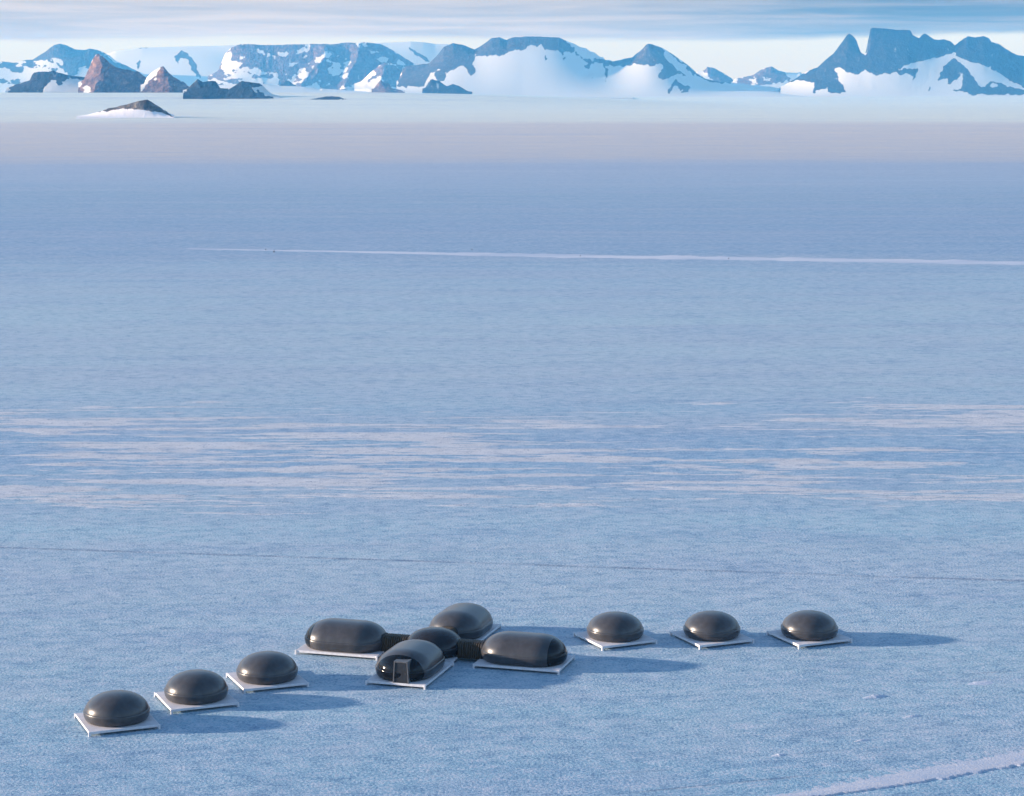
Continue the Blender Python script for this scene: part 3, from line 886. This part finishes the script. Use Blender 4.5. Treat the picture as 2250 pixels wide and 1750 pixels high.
def cut_pod(section, length, width, height, cut, side):
    """keep the part of the surface on one side of the plane x = cut (side 1: towards the centre)"""
    bm = pod_bm(section, length, width, height)
    bmesh.ops.bisect_plane(bm, geom=list(bm.verts) + list(bm.edges) + list(bm.faces), plane_co=(cut, 0, 0), plane_no=(side, 0, 0), clear_outer=True)
    return bm


POD_L, POD_W, POD_H = 10.0, 6.7, 3.05
RND_D, RND_H = 6.8, 2.85
DECK_TOP = 0.5


def smooth_by_angle(o, ang=40):
    me = o.data
    bm = bmesh.new()
    bm.from_mesh(me)
    for f in bm.faces:
        f.smooth = True
    for e in bm.edges:
        if len(e.link_faces) == 2 and e.calc_face_angle(0) > rad(ang):
            e.smooth = False
    bm.to_mesh(me)
    bm.free()


def seam_ring(length, width, height, f, hz, r, n=96):
    """a thin bead running round the pod at one level"""
    hw, st = width / 2, (length - width) / 2
    vs, fs = [], []
    for k in range(n):
        a = 2 * math.pi * (k + 0.5) / n
        c, s = math.cos(a), math.sin(a)
        ox = st if c > 0 else -st
        for j in range(6):
            b = 2 * math.pi * j / 6
            rr_ = hw * f + r * math.cos(b)
            vs.append((c * rr_ + ox, s * rr_, hz * height + r * math.sin(b)))
    for k in range(n):
        for j in range(6):
            k2, j2 = (k + 1) % n, (j + 1) % 6
            fs.append((k * 6 + j, k2 * 6 + j, k2 * 6 + j2, k * 6 + j2))
    return vs, fs


def make_round_pod(name, loc, dia=RND_D, h=RND_H, rz=0.0, mat=None):
    mat = mat or M_SHELL
    t = empty(name, loc, rz)
    bm_obj('dome', pod_bm(DOME, dia, dia, h), mat, t, smooth=True)
    bm_obj('skirt', pod_bm(SKIRT, dia, dia, h), mat, t, smooth=True)
    vs, fs = seam_ring(dia, dia, h, 0.868, 0.012, 0.05)
    mesh_obj('base_ring', vs, fs, M_MARK, t, True)
    return t


def make_deck(name, loc, sx_, sy_, rz):
    t = empty(name, loc, rz)
    bm = bmesh.new()
    hx, hy = sx_ / 2, sy_ / 2
    # planked top on a deep rim
    np_ = 14
    for k in range(np_):
        y0, y1 = -hy + 0.06 + k * (sy_ - 0.12) / np_, -hy + 0.06 + (k + 1) * (sy_ - 0.12) / np_ - 0.012
        box(bm, (-hx + 0.06, y0, 0.40), (hx - 0.06, y1, DECK_TOP - 0.002))
    bm_obj('deck_top', bm, M_DECK, t)
    bm = bmesh.new()
    for lo, hi in (((-hx, -hy, 0.24), (hx, -hy + 0.055, DECK_TOP)), ((-hx, hy - 0.055, 0.24), (hx, hy, DECK_TOP)),
                   ((-hx, -hy + 0.055, 0.24), (-hx + 0.055, hy - 0.055, DECK_TOP)), ((hx - 0.055, -hy + 0.055, 0.24), (hx, hy - 0.055, DECK_TOP))):
        box(bm, lo, hi)
    bm_obj('rim', bm, M_FOOT, t, 0.008)
    for ix in (-1, 1):
        for iy in (-1, 1):
            bm = bmesh.new()
            x0, y0 = ix * (hx - 0.02), iy * (hy - 0.02)
            box(bm, (x0 - 0.11, y0 - 0.11, -0.03), (x0 + 0.11, y0 + 0.11, DECK_TOP + 0.004))
            bm_obj('foot', bm, M_FOOT, t, 0.02)
    return t


def copy_tree(o, parent=None):
    c = o.copy()
    COL.objects.link(c)
    c.parent = parent
    for ch in list(o.children):
        copy_tree(ch, c)
    return c


RND = [((160.5, 1568), (355, 1592)), ((337.5, 1522), (527, 1543)), ((495, 1480), (681, 1499)),
       ((1260.5, 1391), (1444, 1406)), ((1472, 1389), (1657, 1404)), ((1685.5, 1388), (1872, 1403))]
RND_L = ['round grey pod at the near end of the left row, lowest in the photograph',
         'round grey pod in the middle of the left row of three',
         'round grey pod at the far end of the left row, closest to the long pods',
         'round grey pod in the right row, closest to the long pods',
         'round grey pod in the middle of the right row of three',
         'round grey pod at the far right end of the right row']
DECK_L = ['square white deck under the nearest pod at lower left',
          'square white deck under the middle pod of the left row',
          'square white deck under the left row pod closest to the long pods',
          'square white deck under the right row pod closest to the long pods',
          'square white deck under the middle pod of the right row',
          'square white deck under the rightmost pod of all']
protoP = protoD = None
for i, (pl, pr) in enumerate(RND):
    c = (on_ground(*pl, DECK_TOP) + on_ground(*pr, DECK_TOP)) / 2
    rz = rad((22.5, 23.0, 22.5, 25.5, 24.0, 24.0)[i])
    if i == 0:
        protoD = d = make_deck('deck', (c[0], c[1], 0), 7.2, 7.2, rz)
        protoP = p = make_round_pod('round_pod', (c[0], c[1], DECK_TOP), rz=rz)
    else:
        d = copy_tree(protoD)
        p = copy_tree(protoP)
        d.location, d.rotation_euler = (c[0], c[1], 0), (0, 0, rz)
        p.location, p.rotation_euler = (c[0], c[1], DECK_TOP), (0, 0, rz)
    tag(d, DECK_L[i], 'deck', 'square decks under the round pods')
    tag(p, RND_L[i], 'pod', 'round pods standing on square decks')

# the cross of four long pods round a hub
PHI = rad(-16.5)
ends = [(762, 1422), (1149, 1451), (891, 1480), (1015, 1382)]
hub = np.mean([on_ground(*e, 0.6) for e in ends], 0)
ARMS = (10.8, 10.8, 8.4, 10.1)
GL_CUT = POD_L / 2 - 0.46 * POD_W / 2 - 0.02


def make_long_pod(loc, rz):
    t = empty('long_pod', loc, rz)
    dims = (POD_L, POD_W, POD_H, GL_CUT)
    bm_obj('dome', cut_pod(DOME, *dims, 1), M_SHELL, t, smooth=True)
    bm_obj('skirt', cut_pod(SKIRT, *dims, 1), M_SHELL, t, smooth=True)
    bm = cut_pod(DOME, *dims, -1)
    b2 = cut_pod(SKIRT, *dims, -1)
    me_ = bpy.data.meshes.new('tmp')
    b2.to_mesh(me_)
    bm.from_mesh(me_)
    bpy.data.meshes.remove(me_)
    bm_obj('end_window', bm, M_GLASS, t, smooth=True)
    vs, fs = seam_ring(POD_L, POD_W, POD_H, 0.868, 0.012, 0.05)
    mesh_obj('base_ring', vs, fs, M_MARK, t, True)
    return t


LONG_L = ['long grey pod with a dark glazed end facing left, left arm of the cross',
          'long grey pod with its full side to the viewer, right arm of the cross',
          'long grey pod with black end window and framed door facing the viewer',
          'long grey pod behind the hub, farthest arm of the cross']
LDECK_L = ['long white deck under the left arm pod', 'long white deck under the right arm pod',
           'long white deck under the pod with the framed door', 'long white deck under the farthest arm pod']
TUN_L = ['dark ribbed tunnel joining the hub to the left arm pod', 'dark ribbed tunnel joining the hub to the right arm pod',
         'dark ribbed tunnel between the hub and the pod with the door', 'dark ribbed tunnel between the hub and the farthest pod']
protoL = protoLD = protoT = None


def make_tunnel(loc, rz, x0, x1):
    """bellows: an arch-shaped sleeve whose radius saw-tooths along its length"""
    t = empty('bellows_tunnel', loc, rz)
    na = 22
    nr = max(4, round((x1 - x0) / 0.27))
    vs, fs = [], []
    prof = []
    L = x1 - x0
    for k in range(nr):
        a = x0 + L * k / nr
        prof += [(a, 0.0), (a + L / nr * 0.32, 0.13), (a + L / nr * 0.62, 0.13)]
    prof.append((x1, 0.0))
    for x, dr in prof:
        for j in range(na):
            b = math.pi * j / (na - 1)
            # flat-sided arch
            c_, s_ = math.cos(b), math.sin(b)
            e = 0.55
            vs.append((x, (1.0 + dr) * math.copysign(abs(c_) ** e, c_), (1.78 + dr) * s_ ** e if s_ > 1e-9 else 0.0))
    for i in range(len(prof) - 1):
        for j in range(na - 1):
            fs.append((i * na + j, (i + 1) * na + j, (i + 1) * na + j + 1, i * na + j + 1))
    mesh_obj('sleeve', vs, fs, M_BELLOWS, t)
    for x in (x0, x1):
        bm = bmesh.new()
        n = 20
        inner, outer = [], []
        for j in range(n + 1):
            b = math.pi * j / n
            c_, s_ = math.cos(b), max(math.sin(b), 0)
            inner.append((0.96 * math.copysign(abs(c_) ** 0.55, c_), 1.72 * s_ ** 0.55))
            outer.append((1.18 * math.copysign(abs(c_) ** 0.55, c_), 1.97 * s_ ** 0.55))
        for j in range(n):
            q = [inner[j], inner[j + 1], outer[j + 1], outer[j]]
            lo = [bm.verts.new((x - 0.06, *p)) for p in q]
            hi = [bm.verts.new((x + 0.06, *p)) for p in q]
            bm.faces.new(lo)
            bm.faces.new(hi[::-1])
            for a in range(4):
                bm.faces.new((lo[a], lo[(a + 1) % 4], hi[(a + 1) % 4], hi[a]))
        bmesh.ops.remove_doubles(bm, verts=bm.verts, dist=0.0005)
        bm_obj('collar', bm, M_MARK, t)
    return t


for i in range(4):
    a = PHI + (math.pi, 0, -math.pi / 2, math.pi / 2)[i]
    u = np.array([math.cos(a), math.sin(a)])
    ARM = ARMS[i]
    c = hub + u * ARM
    if i == 0:
        protoLD = d = make_deck('long_deck', (c[0], c[1], 0), 10.0, 6.8, a)
        protoL = p = make_long_pod((c[0], c[1], DECK_TOP), a)
        protoT = tn = make_tunnel((hub[0], hub[1], DECK_TOP - 0.1), a, 2.85, ARM - POD_L / 2 + 0.25)
    else:
        d, p = copy_tree(protoLD), copy_tree(protoL)
        tn = make_tunnel((0, 0, 0), 0, 2.85, ARM - POD_L / 2 + 0.25)
        d.location, d.rotation_euler = (c[0], c[1], 0), (0, 0, a)
        p.location, p.rotation_euler = (c[0], c[1], DECK_TOP), (0, 0, a)
        tn.location, tn.rotation_euler = (hub[0], hub[1], DECK_TOP - 0.1), (0, 0, a)
    tag(d, LDECK_L[i], 'deck', 'long decks under the arms of the cross')
    tag(p, LONG_L[i], 'pod', 'long pods set out as a cross')
    tag(tn, TUN_L[i], 'tunnel', 'ribbed tunnels from the hub to the long pods')
    if i == 2:
        front_pod = p

hubpod = make_round_pod('hub_pod', (hub[0], hub[1], DECK_TOP), 6.8, 2.9, PHI, M_HUB)
tag(hubpod, 'smaller round dark pod at the centre of the cross of long pods', 'pod')
hd = make_deck('hub_deck', (hub[0], hub[1], 0), 6.2, 6.2, PHI)
tag(hd, 'white deck under the round pod at the centre of the cross', 'deck')

# framed door on the front pod, standing out of its glazed end
xd = POD_L / 2
bm = bmesh.new()


def trap(bm, x0, x1, wb, wt, z0, z1):
    p = [(-wb, z0), (wb, z0), (wt, z1), (-wt, z1)]
    lo = [bm.verts.new((x0, *q)) for q in p]
    hi = [bm.verts.new((x1, *q)) for q in p]
    bm.faces.new(lo)
    bm.faces.new(hi[::-1])
    for a in range(4):
        bm.faces.new((lo[a], lo[(a + 1) % 4], hi[(a + 1) % 4], hi[a]))


trap(bm, xd - 1.6, xd + 0.06, 0.80, 0.68, 0.0, 2.28)
door = bm_obj('door', bm, M_DOOR, front_pod)
door.location = (-0.12, 0.62, 0)
bm = bmesh.new()
for s in (-1, 1):
    q = [(s * 0.80, 0.0), (s * 0.92, 0.0), (s * 0.78, 2.42), (s * 0.66, 2.42)]
    lo = [bm.verts.new((xd - 1.5, *v)) for v in q]
    hi = [bm.verts.new((xd + 0.14, *v)) for v in q]
    bm.faces.new(lo)
    bm.faces.new(hi[::-1])
    for a in range(4):
        bm.faces.new((lo[a], lo[(a + 1) % 4], hi[(a + 1) % 4], hi[a]))
trap(bm, xd - 1.5, xd + 0.135, 0.657, 0.655, 2.285, 2.415)
bm_obj('door_frame', bm, M_FRAME, door)
bm = bmesh.new()
box(bm, (xd + 0.06, -0.74, 1.20), (xd + 0.10, 0.74, 1.25))
bm_obj('glazing_bar', bm, M_MARK, door)
bm = bmesh.new()
box(bm, (xd + 0.06, 0.50, 0.95), (xd + 0.14, 0.55, 1.15))
bm_obj('handle', bm, M_FRAME, door, 0.008)

# ------------------------------------------------------------------ tiny dark markers along the snow track
def make_marker(loc, s):
    t = empty('marker', loc)
    prof = [(0.0, 0.0), (0.30, 0.0), (0.32, 0.04), (0.29, 0.07), (0.29, 0.28), (0.315, 0.31), (0.29, 0.34), (0.29, 0.58), (0.315, 0.61), (0.29, 0.64), (0.29, 0.84), (0.31, 0.88), (0.26, 0.90), (0.0, 0.90)]
    n = 16
    vs, fs = [], []
    for r, z in prof:
        for k in range(n):
            vs.append((r * math.cos(2 * math.pi * k / n), r * math.sin(2 * math.pi * k / n), z))
    for i in range(len(prof) - 1):
        for k in range(n):
            fs.append((i * n + k, i * n + (k + 1) % n, (i + 1) * n + (k + 1) % n, (i + 1) * n + k))
    mesh_obj('drum', vs, fs, M_MARK, t)
    bm = bmesh.new()
    box(bm, (-0.02, -0.02, 0.9), (0.02, 0.02, 1.5))
    box(bm, (0.02, -0.006, 1.25), (0.35, 0.006, 1.48))
    bm_obj('flag', bm, M_MARK, t)
    t.scale = (s, s, s)
    return t


MK = [((584, 550.5), 0.5, 'tiny dark marker at the left end of the pale snow track'), ((602, 555), 0.7, 'largest of the tiny dark markers, second from the left on the track'),
      ((1275, 564), 0.45, 'tiny dark marker halfway along the pale snow track'), ((1601, 570), 0.45, 'tiny dark marker on the right half of the pale snow track'),
      ((1037, 550), 0.45, 'tiny dark marker on the blue snow just beyond the track')]
mk0 = None
for i, (q, s, lab) in enumerate(MK):
    g = on_ground(*q)
    if mk0 is None:
        mk0 = m_ = make_marker((g[0], g[1], 0.0), s)
    else:
        m_ = copy_tree(mk0)
        m_.location, m_.scale = (g[0], g[1], 0.0), (s, s, s)
    tag(m_, lab, 'marker', 'dark markers along the snow track')

# ------------------------------------------------------------------ haze
HZ = 27600.0
bm = bmesh.new()
box(bm, (-HZ, -HZ, -90.0), (HZ, HZ, 760.0))
m, nt = new_mat('haze')
pv = nt.n('ShaderNodeVolumePrincipled')
pv.inputs['Color'].default_value = (0.08, 0.40, 0.86, 1)
pv.inputs['Density'].default_value = 3.3e-5
pv.inputs['Absorption Color'].default_value = (1, 1, 1, 1)
om = nt.n('ShaderNodeOutputMaterial')
nt.t.links.new(pv.outputs[0], om.inputs['Volume'])
hz = bm_obj('haze', bm, m)
tag(hz, 'thin blue haze lying over the whole snow plain', 'haze', kind='stuff')
